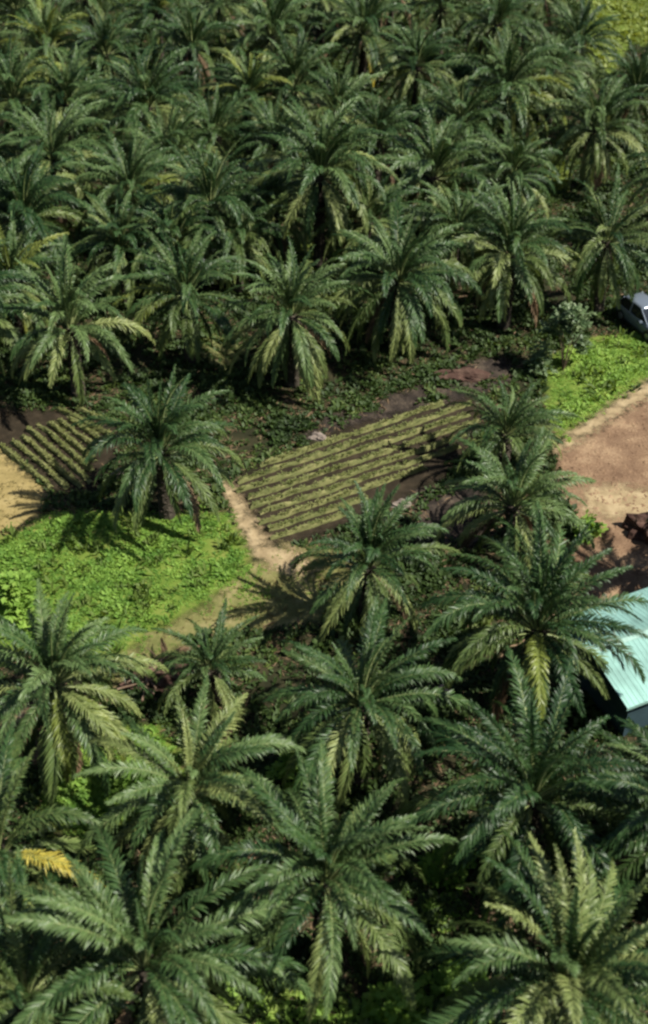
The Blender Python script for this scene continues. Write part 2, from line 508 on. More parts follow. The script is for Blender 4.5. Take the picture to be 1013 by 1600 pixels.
cover('dry_grass', 'thin green grass creeping over the verge by the path', 'grass', POLY['verge'], M['weed'], 22, 0.14, 6, 33, width=0.2,
      keep=lambda X, Y, r: (nz(X, Y, 1.1, 4) + r.uniform(-.6, .6, X.shape)) > 0)
cover('dry_grass', 'thin dry grass on the orange sand at the left edge', 'grass', POLY['sand_l'], M['straw'], 12, 0.16, 6, 36, width=0.16)
cover('dry_grass', 'sparse dry grass on the sandy verge by the path', 'grass', POLY['verge'], M['straw'], 20, 0.17, 6, 26,
      keep=lambda X, Y, r: (nz(X, Y, 1.6, 9) + r.uniform(-.6, .6, X.shape)) > -0.1, width=0.16)

_ex = [GP(POLY[k]) for k in ('path', 'verge', 'sand_l', 'yard', 'rim', 'plot_r', 'plot_l', 'meadow_l', 'meadow_low', 'meadow_r', 'meadow_far', 'soil_low')]
_exb = [GP(POLY[k]) for k in ('bare', 'bare_mid')]


def not_bare(X, Y, r):
    ok = np.ones(X.shape, bool)
    for p in _ex:
        ok &= ~inside(p, X, Y)
    for p in _exb:
        ok &= ~(inside(p, X, Y) & ((nz(X, Y, 1.3, 8) + r.uniform(-.4, .4, X.shape)) < 0.25))
    return ok & ((nz(X, Y, 0.45, 3) + r.uniform(-.7, .7, X.shape)) > -0.45)


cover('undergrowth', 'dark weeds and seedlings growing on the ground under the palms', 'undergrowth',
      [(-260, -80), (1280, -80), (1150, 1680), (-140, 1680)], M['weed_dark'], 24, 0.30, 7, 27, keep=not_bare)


cover('leaf_litter', 'brown dry leaf litter scattered over the grove floor', 'leaf litter',
      [(-260, -80), (1280, -80), (1150, 1680), (-140, 1680)], M['frond_dry'], 7, 0.42, 4, 37, keep=not_bare, width=0.11, el=(0, 12))


# clods and litter on the open dirt (stuff)
def clods(name, label, poly_px, mat, density, size, seed):
    poly = GP(poly_px)
    P = scatter_in(poly, density, 0.1, seed)
    r = np.random.default_rng(seed)
    n = len(P)
    S = size * r.uniform(0.4, 1.0, n) ** 2 * 2
    base = np.array([(1, 0, 0), (-.5, .87, 0), (-.5, -.87, 0), (0, 0, 1)])
    ang = r.uniform(0, 2 * PI, n)
    c, s = np.cos(ang), np.sin(ang)
    V = np.zeros((n, 4, 3))
    sx, sz = r.uniform(.6, 1.4, n), r.uniform(.3, .8, n)
    for k in range(4):
        bx, by, bz = base[k]
        V[:, k, 0] = P[:, 0] + (bx * sx * c - by * s) * S + r.normal(0, .15, n) * S
        V[:, k, 1] = P[:, 1] + (bx * sx * s + by * c) * S + r.normal(0, .15, n) * S
        V[:, k, 2] = 0.006 + bz * sz * S
    q = np.arange(n) * 4
    loops = np.stack([q, q + 1, q + 3, q + 1, q + 2, q + 3, q + 2, q, q + 3], 1).ravel()
    me = fast_mesh(name, V.reshape(-1, 3), loops, np.arange(3 * n) * 3, np.full(3 * n, 3))
    me.materials.append(mat)
    tag(link(name, me), label, 'clods', kind='stuff')


clods('clods', 'loose clods of earth on the red-brown dirt yard', POLY['yard'], M['red_dirt'], 22, 0.08, 41)
clods('clods', 'loose clods on the pale sandy path', POLY['path'], M['sand'], 10, 0.05, 42)
clods('clods', 'loose clods on the orange sand at the left edge', POLY['sand_l'], M['sand_orange'], 14, 0.08, 43)
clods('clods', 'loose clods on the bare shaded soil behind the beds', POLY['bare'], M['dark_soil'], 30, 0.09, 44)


# ------------------------------------------------------------------ vegetable beds
def bed(a, b, label, group, seed, width=0.62, height=0.26, dens=16):
    A, B = G(*a), G(*b)
    d = (B - A)
    Ln = d.length
    root = empty('vegetable_bed', A, math.atan2(d.y, d.x))
    tag(root, label, 'vegetable bed', group)
    n = max(6, int(Ln / 0.22))
    prof = [(-0.5, -0.02), (-0.36, 0.55), (-0.15, 0.95), (0.12, 1.0), (0.34, 0.6), (0.5, -0.02)]
    V, F = [], []
    r = random.Random(seed)
    for i in range(n + 1):
        t = i / n
        end = min(1, min(t, 1 - t) * Ln / 0.35)
        wob = float(nz(t * Ln, seed, 0.9, seed)) * 0.085
        hh = height * (0.35 + 0.65 * end) * (1 + float(nz(t * Ln, seed, 2.3, seed + 2)) * 0.4)
        for (w, h) in prof:
            V.append((t * Ln + r.uniform(-.03, .03), w * width + wob + r.uniform(-.03, .03), max(-0.01, h * hh + (r.uniform(-.02, .02) if h > 0 else 0))))
    k = len(prof)
    for i in range(n):
        for j in range(k - 1):
            F.append((i * k + j, (i + 1) * k + j, (i + 1) * k + j + 1, i * k + j + 1))
    me = new_mesh('soil_ridge', V, F)
    me.materials.append(M['ridge'])
    link('soil_ridge', me, root)
    rr = np.random.default_rng(seed)
    m = int(Ln * dens)
    X = rr.uniform(0.1, Ln - 0.1, m)
    ok = nz(X, X * 0 + seed, 0.7, seed) + rr.uniform(-.5, .9, m) > -0.35
    X = X[ok]
    P = np.stack([X, rr.normal(0, 0.05, len(X)), np.full(len(X), height * 0.85)], 1)
    me = fast_mesh('crop_plants', *leaf_scatter(P, rr.uniform(0.07, 0.16, len(X)), 6, seed, 0.40, (10, 60)))
    me.materials.append(M['crop'])
    o = link('crop_plants', me, root)
    o['kind'] = 'stuff'


ORD = ['first', 'second', 'third', 'fourth', 'fifth', 'sixth', 'seventh', 'eighth', 'ninth', 'tenth', 'eleventh', 'twelfth']
NR = 9
for i in range(NR):
    t = i / (NR - 1)
    ax, ay = 355 + (423 - 355) * t, 745 + (844 - 745) * t
    sl = -0.335
    L0 = [338, 375, 362, 370, 340, 322, 262, 160, 118][i]
    off = [52, 7, -3, 6, 1, 9, -2, 5, 0][i]
    bed((ax + off, ay - off * .3), (ax + L0, ay + L0 * sl), '%s raised bed from the back of the plot in the middle clearing' % ORD[i],
        'raised beds in the middle clearing', 60 + i, (0.23, 0.21, 0.25, 0.21, 0.23, 0.25, 0.21, 0.23, 0.22)[i], 0.23, 24)
lrow = [((2, 697), (80, 763)), ((20, 690), (108, 764)), ((34, 682), (128, 763)), ((44, 670), (143, 755)), ((60, 664), (146, 738)),
        ((76, 660), (150, 722)), ((92, 657), (156, 706)), ((108, 655), (165, 694)), ((90, 640), (180, 684)), ((120, 640), (192, 668))]
for i, (a, b) in enumerate(lrow):
    bed(a, b, '%s raised bed from the orange sand in the left plot' % ORD[i], 'raised beds in the left plot', 80 + i, 0.31, 0.24, 30)
for i, (a, b) in enumerate([((302, 548), (352, 580)), ((312, 540), (364, 572)), ((322, 532), (376, 564)), ((332, 525), (386, 556))]):
    bed(a, b, '%s shaded raised bed glimpsed between the palms left of centre, counted from the front' % ORD[i], 'raised beds between the palms', 95 + i, 0.5, 0.22, 7)


# ------------------------------------------------------------------ palm fronds
FR_CLASS = [  # start elevation, tip elevation, length, leaflet length, openness
    (86, 64, 3.3, 0.36, 0.5),
    (78, 30, 4.3, 0.46, 0.8),
    (68, -4, 4.8, 0.52, 1.0),
    (55, -34, 4.9, 0.54, 1.0),
    (37, -56, 4.9, 0.54, 1.0),
    (15, -72, 4.7, 0.52, 1.0),
    (-14, -82, 4.4, 0.50, 0.95),
    (-46, -88, 4.0, 0.44, 0.8),
]


def frond_geom(cls, seed):
    e0, e1, Ln, ll, opn = FR_CLASS[cls]
    r = np.random.default_rng(1000 + cls * 17 + seed)
    e0 += r.uniform(-5, 5)
    e1 += r.uniform(-9, 9)
    Ln *= r.uniform(0.93, 1.07)
    n = 22
    s = np.linspace(0, 1, n + 1)
    el = np.radians(e0 + (e1 - e0) * s ** 1.45)
    bend = np.radians(r.uniform(-14, 14)) * s ** 1.5
    tw = np.radians(r.uniform(-55, 55)) * s
    T = np.stack([np.cos(el) * np.cos(bend), np.cos(el) * np.sin(bend), np.sin(el)], 1)
    C = np.zeros((n + 1, 3))
    C[1:] = np.cumsum((T[1:] + T[:-1]) * 0.5 * Ln / n, axis=0)
    S0 = np.stack([-np.sin(bend), np.cos(bend), np.zeros(n + 1)], 1)
    N0 = np.cross(T, S0)
    S = S0 * np.cos(tw)[:, None] + N0 * np.sin(tw)[:, None]
    Nn = np.cross(T, S)
    V, F, tone = [], [], []
    # rachis: a tapering three-sided rib
    for i in range(0, n + 1, 2):
        w = 0.075 * (1 - s[i]) ** 0.8 + 0.010
        h = 0.055 * (1 - s[i]) ** 0.8 + 0.008
        V += [C[i] + S[i] * w, C[i] - S[i] * w, C[i] - Nn[i] * h * 1.4]
        tone += [0.95] * 3
    k = len(V) // 3
    for i in range(k - 1):
        for j in range(3):
            a, b = i * 3 + j, i * 3 + (j + 1) % 3
            F.append((a, b, b + 3, a + 3))
    nl = 96
    for i in range(nl):
        for side in (-1, 1):
            u = 0.15 + 0.845 * (i + r.uniform(-.3, .3)) / (nl - 1)
            u = min(0.998, max(0.13, u))
            x = u * n
            a = int(x)
            fr = x - a
            c = C[a] * (1 - fr) + C[min(n, a + 1)] * fr
            t, sd, nn = T[a], S[a], Nn[a]
            q = (u - 0.15) / 0.85
            prof = (0.42 + 0.58 * math.sin(min(1, q / 0.42) * PI / 2)) if q < 0.42 else (1.0 - 0.72 * ((q - 0.42) / 0.58) ** 1.6)
            l = ll * 1.12 * prof * r.uniform(0.70, 1.18)
            ang = math.radians(60 - 34 * q + r.uniform(-8, 8)) * (0.55 + 0.45 * opn)
            up = math.radians((34, -6, 16)[i % 3] + r.uniform(-12, 12))
            d = t * math.cos(ang) + (sd * side * math.cos(up) + nn * math.sin(up)) * math.sin(ang)
            d /= np.linalg.norm(d)
            wv = t - d * np.dot(t, d)
            wv /= np.linalg.norm(wv) + 1e-6
            bv = np.cross(d, wv)
            ro = r.uniform(-.5, .5)
            wv = wv * math.cos(ro) + bv * math.sin(ro)
            w = 0.026 * r.uniform(0.8, 1.2) * (0.7 + 0.3 * prof)
            dr = np.array([0, 0, -1.0])
            drp = r.uniform(0.15, 0.65) * l
            m1 = c + d * l * 0.42 + dr * drp * 0.12
            m2 = c + d * l * 0.76 + dr * drp * 0.5
            tip = c + d * l * 0.98 + dr * drp * 1.05
            b0 = len(V)
            V += [c - wv * w * .45, c + wv * w * .45, m1 + wv * w, m1 - wv * w, m2 + wv * w * .75, m2 - wv * w * .75, tip]
            tn = r.uniform(0, 0.75) + 0.12 * q
            tone += [tn, tn, tn, tn, tn + .08, tn + .08, tn + .2]
            F += [(b0, b0 + 1, b0 + 2, b0 + 3), (b0 + 3, b0 + 2, b0 + 4, b0 + 5), (b0 + 5, b0 + 4, b0 + 6)]
    V = np.array(V)
    nrach = (k - 1) * 3
    loops = [i for f in F for i in f]
    tot = [len(f) for f in F]
    st = np.concatenate([[0], np.cumsum(tot)[:-1]])
    return (V, loops, st, tot, np.clip(tone, 0, 1)), nrach


NVAR = 6
FROND = {}
_geo = {(c, v): frond_geom(c, v) for c in range(8) for v in range(NVAR)}


def frond_mesh(c, v, mk):
    key = (c, v, mk)
    if key not in FROND:
        ge, nr = _geo[(c, v)]
        me = fast_mesh('frond', *ge)
        me.materials.append(M[mk])
        me.materials.append(M['rachis_dry' if mk == 'frond_dry' else 'rachis'])
        mi = np.zeros(len(me.polygons), dtype=np.int32)
        mi[:nr] = 1
        me.polygons.foreach_set('material_index', mi)
        FROND[key] = me
    return FROND[key]


def trunk_mesh(h, seed):
    """a shaggy oil palm stem: tapered core and spiral of old leaf bases"""
    r = random.Random(seed)
    mb = MB()
    rings = []
    for k in range(7):
        t = k / 6
        rad = 0.42 - 0.12 * min(1, t * 1.6) + (0.05 if t > 0.8 else 0)
        rings.append([Vector((math.cos(2 * PI * i / 10) * rad * r.uniform(.94, 1.06), math.sin(2 * PI * i / 10) * rad * r.uniform(.94, 1.06), -0.05 + t * (h + 0.15))) for i in range(10)])
    mb.loft(rings)
    z = 0.12
    a = 0.0
    while z < h:
        t = z / h
        rad = 0.33 - 0.07 * min(1, t * 1.6) + (0.04 if t > 0.8 else 0)
        o = Vector((math.cos(a), math.sin(a), 0))
        s = Vector((-math.sin(a), math.cos(a), 0))
        w = r.uniform(.07, .11)
        ln = r.uniform(.14, .26) * (0.6 + 0.6 * t)
        b = o * rad + Vector((0, 0, z))
        tip = o * (rad + ln * 0.75) + Vector((0, 0, z + ln * 0.9))
        mb.add([b - s * w, b + s * w, b + Vector((0, 0, .16)) + s * w * .8, b + Vector((0, 0, .16)) - s * w * .8,
                tip - s * w * .55, tip + s * w * .55], [(0, 1, 5, 4), (3, 2, 5, 4)[::-1], (1, 2, 5), (0, 4, 3), ])
        a += 2.39996
        z += 0.034
    me = new_mesh('trunk', mb.v, mb.f)
    me.materials.append(M['trunk'])
    return me


TRUNKS = {}


def trunk_for(h):
    key = round(h * 2) / 2
    if key not in TRUNKS:
        TRUNKS[key] = trunk_mesh(key, int(key * 10))
    return TRUNKS[key], h / key


def palm(px, py, h, sc, label, group, seed, yellow=(), droop=1.0, lush=1.0, tint=None):
    """oil palm whose crown heart is at photograph pixel (px, py), heart height h"""
    p = G(px, py, h)
    root = empty('oil_palm', (p.x, p.y, 0))
    tag(root, label, 'palm tree', group)
    r = random.Random(seed)
    tm, zs = trunk_for(max(1.0, h))
    t = link('trunk', tm, root)
    t.scale = (0.8 + 0.2 * sc, 0.8 + 0.2 * sc, zs)
    t.rotation_euler = (r.uniform(-.03, .03), r.uniform(-.03, .03), r.uniform(0, 6.28))
    counts = [4, 8, 10, 9, 8, 8, 9, 8]
    counts = [max(1, round(c * lush * r.uniform(0.8, 1.15))) for c in counts]
    counts[6] = round(counts[6] * droop)
    counts[7] = round(counts[7] * droop)
    lean = (r.uniform(-.15, .15), r.uniform(-.15, .15))
    gap, gapw = r.uniform(0.2, 2.9), r.choice((0, 0, 0.3, 0.45))     # a thin side where fronds were cut
    fs = r.uniform(0.92, 1.08)
    ptone = r.uniform(0.15, 0.85)
    a = r.uniform(0, 6.28)
    for c, k in enumerate(counts):
        for j in range(k):
            a += 2.39996 + r.uniform(-.35, .35)
            if c > 2 and abs((a - gap + PI) % (2 * PI) - PI) < gapw:
                continue
            mk = 'frond'
            if c >= 4 and r.random() < (0.25, 0.6, 0.85, 0.8)[c - 4]:
                mk = 'frond_old'
            if c == 7 and r.random() < 0.22:
                mk = 'frond_dry'
            if tint and r.random() < tint[1]:
                mk = tint[0]
            o = link('frond', frond_mesh(c, r.randrange(NVAR), mk), root)
            o.color = (ptone, ptone, ptone, 1)
            rad = 0.06 + 0.03 * c
            z = h + 0.25 - 0.075 * c
            o.location = (math.cos(a) * rad, math.sin(a) * rad, z)
            s = sc * fs * r.uniform(0.80, 1.12)
            o.scale = (s, s * r.uniform(0.9, 1.1), s)
            o.rotation_euler = (r.uniform(-.22, .22) + lean[0], r.uniform(-.16, .16) + lean[1], a)
    for (az, c, mk, fl) in yellow:
        o = link('frond', frond_mesh(c, r.randrange(NVAR), mk), root)
        b = R(az)
        o.location = (math.cos(b) * 0.25, math.sin(b) * 0.25, h + 0.1)
        o.scale = (sc, sc, sc)
        o.rotation_euler = (0, 0, b)
        if fl:
            o['label'] = fl
    return root


YL = 'yellow frond'
DR = 'dry brown frond'
LM = 'pale lime frond'
FRONT = 'palms in front of the clearing'
MID = 'palms around the vegetable beds'
BACK = 'palms of the dense grove behind'
PALMS = [
    # px, py, heart height, size, label, group, options
    (510, 1375, 4.2, 1.00, 'big oil palm with star of separate bright fronds at bottom centre', FRONT, dict(lush=0.8, droop=.8)),
    (832, 1248, 4.2, 1.00, 'big oil palm with dark heart and long fronds at lower right', FRONT, dict(lush=0.85)),
    (228, 1510, 4.0, 1.00, 'oil palm with tall upright fronds at bottom left', FRONT, dict(lush=0.85)),
    (885, 1545, 4.2, 1.00, 'oil palm with pale upright fronds in the bottom right corner', FRONT, dict(tint=('frond_old', .25))),
    (-4, 1335, 4.0, 0.85, 'oil palm with two yellow fronds cut by the left edge', FRONT,
     dict(lush=.5, yellow=[(-24, 4, 'frond_yellow', YL), (-60, 4, 'frond_lime', LM), (-84, 4, 'frond_yellow', YL)], tint=('frond_old', .5))),
    (296, 1235, 3.4, 0.85, 'medium oil palm above the bottom left palm, over bright weeds', FRONT, dict(lush=0.75, tint=('frond_old', .3))),
    (563, 1100, 4.3, 0.92, 'broad oil palm in the middle, right above the bottom centre palm', FRONT, {}),
    (838, 982, 4.6, 1.05, 'large oil palm overlapping the green metal roof', FRONT, dict(droop=1.3, yellow=[(-100, 4, 'frond_lime', LM)])),
    (84, 1068, 3.8, 0.90, 'oil palm with drooping yellowish fronds at left, below the weed clearing', FRONT,
     dict(droop=1.4, yellow=[(-130, 7, 'frond_dry', DR), (-75, 6, 'frond_lime', None), (-40, 5, 'frond_lime', None)])),
    (330, 1045, 1.8, 0.60, 'small dark young palm beside the brown brush heap', FRONT, dict(lush=0.8, droop=.4)),
    (40, 1560, 3.2, 0.9, 'oil palm in the bottom left corner', FRONT, dict(lush=0.8, tint=('frond_old', .5))),
    (576, 885, 2.8, 0.78, 'oil palm standing at the near corner of the middle beds', MID, dict(lush=0.95)),
    (803, 790, 2.6, 0.80, 'bright oil palm left of the dirt yard', MID, dict(lush=0.8, droop=.6)),
    (790, 678, 2.2, 0.70, 'grey-green young palm at the right end of the beds', MID, dict(lush=0.8, droop=.4)),
    (252, 705, 4.2, 1.00, 'oil palm standing between the left and middle bed plots', MID, dict(droop=1.2)),
    (108, 512, 4.6, 1.00, 'oil palm with a bare trunk showing behind the left beds', MID, dict(droop=.9, lush=.85)),
    (292, 462, 4.6, 0.90, 'oil palm with pale yellow frond at its left, behind the left beds', MID,
     dict(yellow=[(200, 4, 'frond_lime', LM), (215, 5, 'frond_lime', LM)])),
    (455, 492, 4.8, 1.00, 'oil palm with a full skirt of hanging fronds left of centre', MID, dict(droop=2.2)),
    (622, 438, 5.0, 1.08, 'tall oil palm with long hanging fronds right of centre', MID, dict(droop=1.9)),
    (798, 398, 5.2, 1.02, 'tall dark oil palm left of the pale leaved shrub', MID, dict(droop=1.3)),
    (950, 378, 5.0, 0.92, 'oil palm with thin hanging fronds above the parked car', MID, dict(droop=1.2, lush=.75, tint=('frond_old', .25))),
    (38, 345, 5.2, 1.02, 'big oil palm at the left edge above the bare trunk palm', BACK, {}),
    (187, 387, 4.6, 0.85, 'oil palm with light fronds between the left edge and the pale yellow frond', BACK, dict(tint=('frond_old', .25))),
    (204, 300, 5.2, 0.95, 'oil palm with fan of yellowish fronds on its right, third row', BACK,
     dict(yellow=[(-10, 4, 'frond_lime', LM), (-25, 5, 'frond_lime', LM), (5, 4, 'frond_old', None), (-40, 5, 'frond_lime', LM)])),
    (328, 324, 5.0, 0.95, 'oil palm left of the black trunk palm in the grove', BACK, {}),
    (368, 372, 4.4, 0.85, 'oil palm directly behind the full skirted palm', BACK, dict(tint=('frond_old', .2))),
    (500, 272, 6.4, 1.05, 'tallest dark crowned oil palm with a black trunk in the grove', BACK, dict(droop=1.5)),
    (677, 276, 5.4, 1.00, 'oil palm behind the tall long fronded palm right of centre', BACK, {}),
    (800, 275, 5.0, 0.90, 'oil palm directly behind the tall dark palm by the shrub', BACK, {}),
    (930, 202, 5.4, 1.00, 'oil palm with grey-green spray at the right above the lime weeds', BACK, dict(droop=1.4)),
    (791, 145, 6.0, 1.00, 'oil palm with dark heart and yellow-green fronds to its right', BACK,
     dict(yellow=[(-12, 4, 'frond_lime', LM), (-30, 5, 'frond_lime', LM), (-60, 6, 'frond_lime', LM)])),
    (651, 104, 5.6, 0.95, 'oil palm with a black hollow beneath its left fronds, second row', BACK, {}),
    (568, 52, 5.6, 0.95, 'oil palm with one yellow hanging frond near the top centre', BACK,
     dict(yellow=[(-65, 7, 'frond_yellow', YL)])),
    (527, 175, 5.2, 0.95, 'oil palm behind the tallest dark crowned palm', BACK, {}),
    (590, 215, 5.0, 0.85, 'oil palm right of the tallest dark crowned palm', BACK, {}),
    (423, 59, 5.4, 1.00, 'oil palm at top, left of the one with the yellow hanging frond', BACK, {}),
    (388, 152, 5.2, 0.92, 'yellowish oil palm with dead leaves at its left', BACK, dict(tint=('frond_lime', .3))),
    (300, 78, 5.6, 0.95, 'oil palm with a skirt of dead brown fronds near the top', BACK,
     dict(yellow=[(-90, 7, 'frond_dry', DR), (-60, 7, 'frond_dry', DR), (-120, 7, 'frond_dry', DR), (-75, 6, 'frond_dry', DR), (-30, 7, 'frond_dry', DR)])),
    (231, 168, 5.8, 1.00, 'oil palm with dark heart and pale short leaf at its centre, upper left', BACK,
     dict(yellow=[(-90, 7, 'frond_lime', LM), (-40, 6, 'frond_old', None), (-25, 5, 'frond_old', None)])),
    (166, 86, 5.4, 0.95, 'oil palm between the top left palm and the dead skirted palm', BACK, {}),
    (74, 79, 5.6, 1.00, 'oil palm with yellowish upper fronds near the top left corner', BACK, dict(tint=('frond_lime', .25))),
    (20, 155, 5.2, 0.95, 'oil palm at the left edge with lime fronds above it', BACK, dict(yellow=[(60, 3, 'frond_lime', LM), (30, 3, 'frond_lime', LM)])),
    (107, 163, 5.2, 0.95, 'oil palm left of the palm with the pale short leaf', BACK, {}),
    (82, 250, 5.2, 0.95, 'oil palm below the upper left pair and above the big left edge palm', BACK, {}),
    (430, 225, 5.0, 0.92, 'oil palm left behind the tallest dark crowned palm', BACK, {}),
    (460, 135, 5.2, 0.90, 'oil palm in the middle of the second row from the top', BACK, {}),
    (720, 195, 5.0, 0.90, 'oil palm left below the dark hearted palm with yellow-green fronds', BACK, {}),
    (865, 110, 5.2, 0.92, 'oil palm between the yellow-green fronded palm and the open field', BACK, {}),
    (905, 70, 5.2, 0.95, 'oil palm standing at the edge of the open field, top right', BACK, {}),
    (995, 150, 5.0, 0.9, 'oil palm at the right edge below the open field', BACK, {}),
    (690, 12, 5.4, 0.95, 'oil palm at the top edge right of the yellow hanging frond', BACK, {}),
    (777, 38, 5.4, 0.92, 'oil palm at the top behind the dark hearted palm', BACK, {}),
    (500, -10, 5.4, 0.95, 'oil palm cut by the top edge at centre', BACK, {}),
    (345, 8, 5.4, 0.95, 'oil palm cut by the top edge behind the dead skirted palm', BACK, {}),
    (245, 20, 5.4, 0.95, 'oil palm cut by the top edge left of the dead skirted palm', BACK, dict(tint=('frond_lime', .15))),
    (135, 0, 5.4, 0.95, 'oil palm cut by the top edge, second from the left corner', BACK, {}),
    (25, 20, 5.4, 1.0, 'greyish oil palm in the top left corner', BACK, {}),
    (610, -25, 5.4, 0.95, 'oil palm peeping in at the top edge right of centre', BACK, {}),
    (850, -5, 5.4, 0.95, 'oil palm cut by the top edge next to the open field', BACK, {}),
    (265, 250, 4.8, 0.9, 'half hidden oil palm below the palm with the pale short leaf', BACK, {}),
    (270, 385, 4.2, 0.85, 'half hidden oil palm behind the one with pale yellow left frond', BACK, {}),
    (425, 330, 4.4, 0.85, 'half hidden oil palm at the lower left of the tallest dark palm', BACK, {}),
    (575, 345, 4.2, 0.85, 'half hidden oil palm left of the tall long fronded palm', BACK, dict(tint=('frond_old', .2))),
    (715, 365, 4.4, 0.85, 'half hidden oil palm between the two tall palms right of centre', BACK, {}),
    (335, 215, 4.8, 0.9, 'half hidden oil palm right under the palm with pale short leaf', BACK, {}),
    (20, 440, 4.2, 0.85, 'half hidden oil palm at the left edge above the lime bush', BACK, dict(tint=('frond_lime', .15))),
    (1052, 1238, 3.4, 0.82, 'oil palm at the right edge just below the green roof', FRONT, dict(lush=.8)),
    (-50, 480, 4.8, 1.0, 'oil palm reaching in at the left edge beside the bare trunk palm', BACK, {}),
    (-55, 250, 5.2, 1.0, 'oil palm reaching in at the left edge in the grove', BACK, {}),
    (1060, 290, 5.2, 1.0, 'oil palm reaching in at the right edge above the car', BACK, {}),
    (1150, 805, 4.8, 0.86, 'oil palm outside the right edge shading the dirt yard', MID, {}),
    (1075, 1300, 4.2, 1.0, 'oil palm reaching in at the right edge beside the lower right palm', FRONT, {}),
]
for i, (px, py, h, sc, lab, grp, op) in enumerate(PALMS):
    if grp == BACK and 'black trunk' not in lab:
        h *= 0.80
        sc *= 0.86 + 0.24 * ((i * 37) % 11) / 10
    elif grp == MID and h > 4:
        h *= 0.92
        sc *= 0.95
    palm(px, py, h, sc, lab, grp, 500 + i, **op)


# ------------------------------------------------------------------ shrubs and bushes
def shrub(px, py, rad, ht, mat, label, name='shrub', n=260, leaf=0.28, seed=0, group=None):
    p = G(px, py)
    root = empty(name, p)
    tag(root, label, 'shrub', group)
    r = np.random.default_rng(seed)
    st = MB()
    rr = random.Random(seed)
    for k in range(7):
        a = k * 0.9 + rr.uniform(-.3, .3)
        q = Vector((math.cos(a) * rad * rr.uniform(.3, .8), math.sin(a) * rad * rr.uniform(.3, .8), ht * rr.uniform(.6, .95)))
        m = Vector((q.x * .35, q.y * .35, q.z * .5))
        st.cyl((0, 0, 0), m, .035, .025, 5)
        st.cyl(m, q, .025, .008, 5)
    st.build('stem', M['wood'], root)
    nl_ = 9                                            # uneven clumps, open between
    cz = r.uniform(0.15, 0.95, nl_)
    ca = r.uniform(0, 2 * PI, nl_)
    cr = r.uniform(0.1, 0.85, nl_) * np.sqrt(np.clip(1.15 - cz, 0.1, 1))
    Cn = np.stack([np.cos(ca) * cr * rad, np.sin(ca) * cr * rad, cz * ht], 1)
    lr = r.uniform(0.22, 0.48, nl_) * rad
    w_ = r.integers(0, nl_, n)
    u = r.normal(0, 1, (n, 3))
    u /= np.linalg.norm(u, axis=1)[:, None]
    P = Cn[w_] + u * (lr[w_] * r.uniform(0.3, 1.15, n) ** 0.6)[:, None]
    P[:, 2] = np.maximum(P[:, 2], 0.05)
    me = fast_mesh('foliage', *leaf_scatter(P, r.uniform(.7, 1.2, n) * leaf, 5, seed, 0.55, (-10, 60)))
    me.materials.append(mat)
    link('foliage', me, root)
    return root


shrub(880, 580, 1.7, 3.9, M['shrub'], 'leafy shrub with pale glossy leaves left of the parked car', seed=13, n=330, leaf=.36)
shrub(722, 1562, 1.1, 1.3, M['weed'], 'fresh green bush at the bottom edge right of centre', seed=4, n=160, leaf=.36)
shrub(612, 1595, 1.0, 1.3, M['weed'], 'fresh green bush under the big bottom centre palm', seed=5, n=120, leaf=.36)
shrub(190, 1240, 1.2, 1.2, M['weed'], 'bright green low bush among the lower left weeds', seed=6, n=200, leaf=.34)
shrub(700, 1372, 0.9, 1.3, M['weed'], 'fresh green bush right of the big bottom centre palm', seed=12, n=170, leaf=.32)
shrub(920, 840, 0.8, 0.9, M['weed'], 'bright green bush at the near edge of the dirt yard', seed=7, n=160, leaf=.30)
shrub(10, 520, 0.9, 1.2, M['weed_lime'], 'lime green bush at the left edge beside the bare trunk palm', seed=8, n=150, leaf=.36)
shrub(462, 1222, 0.9, 1.4, M['weed'], 'fresh green bush behind the big bottom centre palm', seed=9, n=120, leaf=.34)
shrub(30, 960, 1.3, 1.9, M['weed'], 'big leafy bush behind the yellowish drooping palm at left', seed=10, n=300, leaf=.38)


# ------------------------------------------------------------------ brush heap, soil heap, stone, bag
def lump(name, px, py, size, mat, label, cat, seed, sub=3, parent=None, rough=0.45):
    bm = bmesh.new()
    bmesh.ops.create_icosphere(bm, subdivisions=sub, radius=1)
    for v in bm.verts:
        f = 1 + rough * float(nz(v.co.x * 2 + seed, v.co.y * 2 - v.co.z, 1.6, seed)) + rough * .4 * float(nz(v.co.z * 3, v.co.x * 3 + v.co.y, 2.5, seed + 1))
        v.co *= f
        v.co.x *= size[0]; v.co.y *= size[1]; v.co.z *= size[2]
        if v.co.z < -0.02:
            v.co.z = -0.02
    me = bpy.data.meshes.new(name)
    bm.to_mesh(me)
    bm.free()
    me.materials.append(mat)
    o = link(name, me, parent)
    if parent is None:
        o.location = G(px, py)
        tag(o, label, cat)
    return o


hp = empty('brush_heap', G(245, 1062), 0.4)
tag(hp, 'heap of brown dry brush and cut fronds by the sandy path end', 'brush heap')
lump('earth_mound', 0, 0, (1.3, 0.9, 0.45), M['heap'], '', '', 4, parent=hp)
rr = random.Random(5)
for k in range(16):
    a = rr.uniform(0, PI)
    c = Vector((rr.uniform(-.9, .9), rr.uniform(-.6, .6), rr.uniform(.25, .5)))
    d = Vector((math.cos(a), math.sin(a), rr.uniform(-.15, .25))) * rr.uniform(.5, 1.1)
    MB().cyl(c - d, c + d, .05, .025, 6).build('branch', M['wood'], hp)
for k in range(4):
    o = link('dry_frond', frond_mesh(7, k % NVAR, 'frond_dry'), hp)
    o.scale = (.45, .45, .45)
    o.location = (rr.uniform(-.6, .6), rr.uniform(-.4, .4), .55)
    o.rotation_euler = (rr.uniform(-.3, .3), R(-62), rr.uniform(0, 6.28))

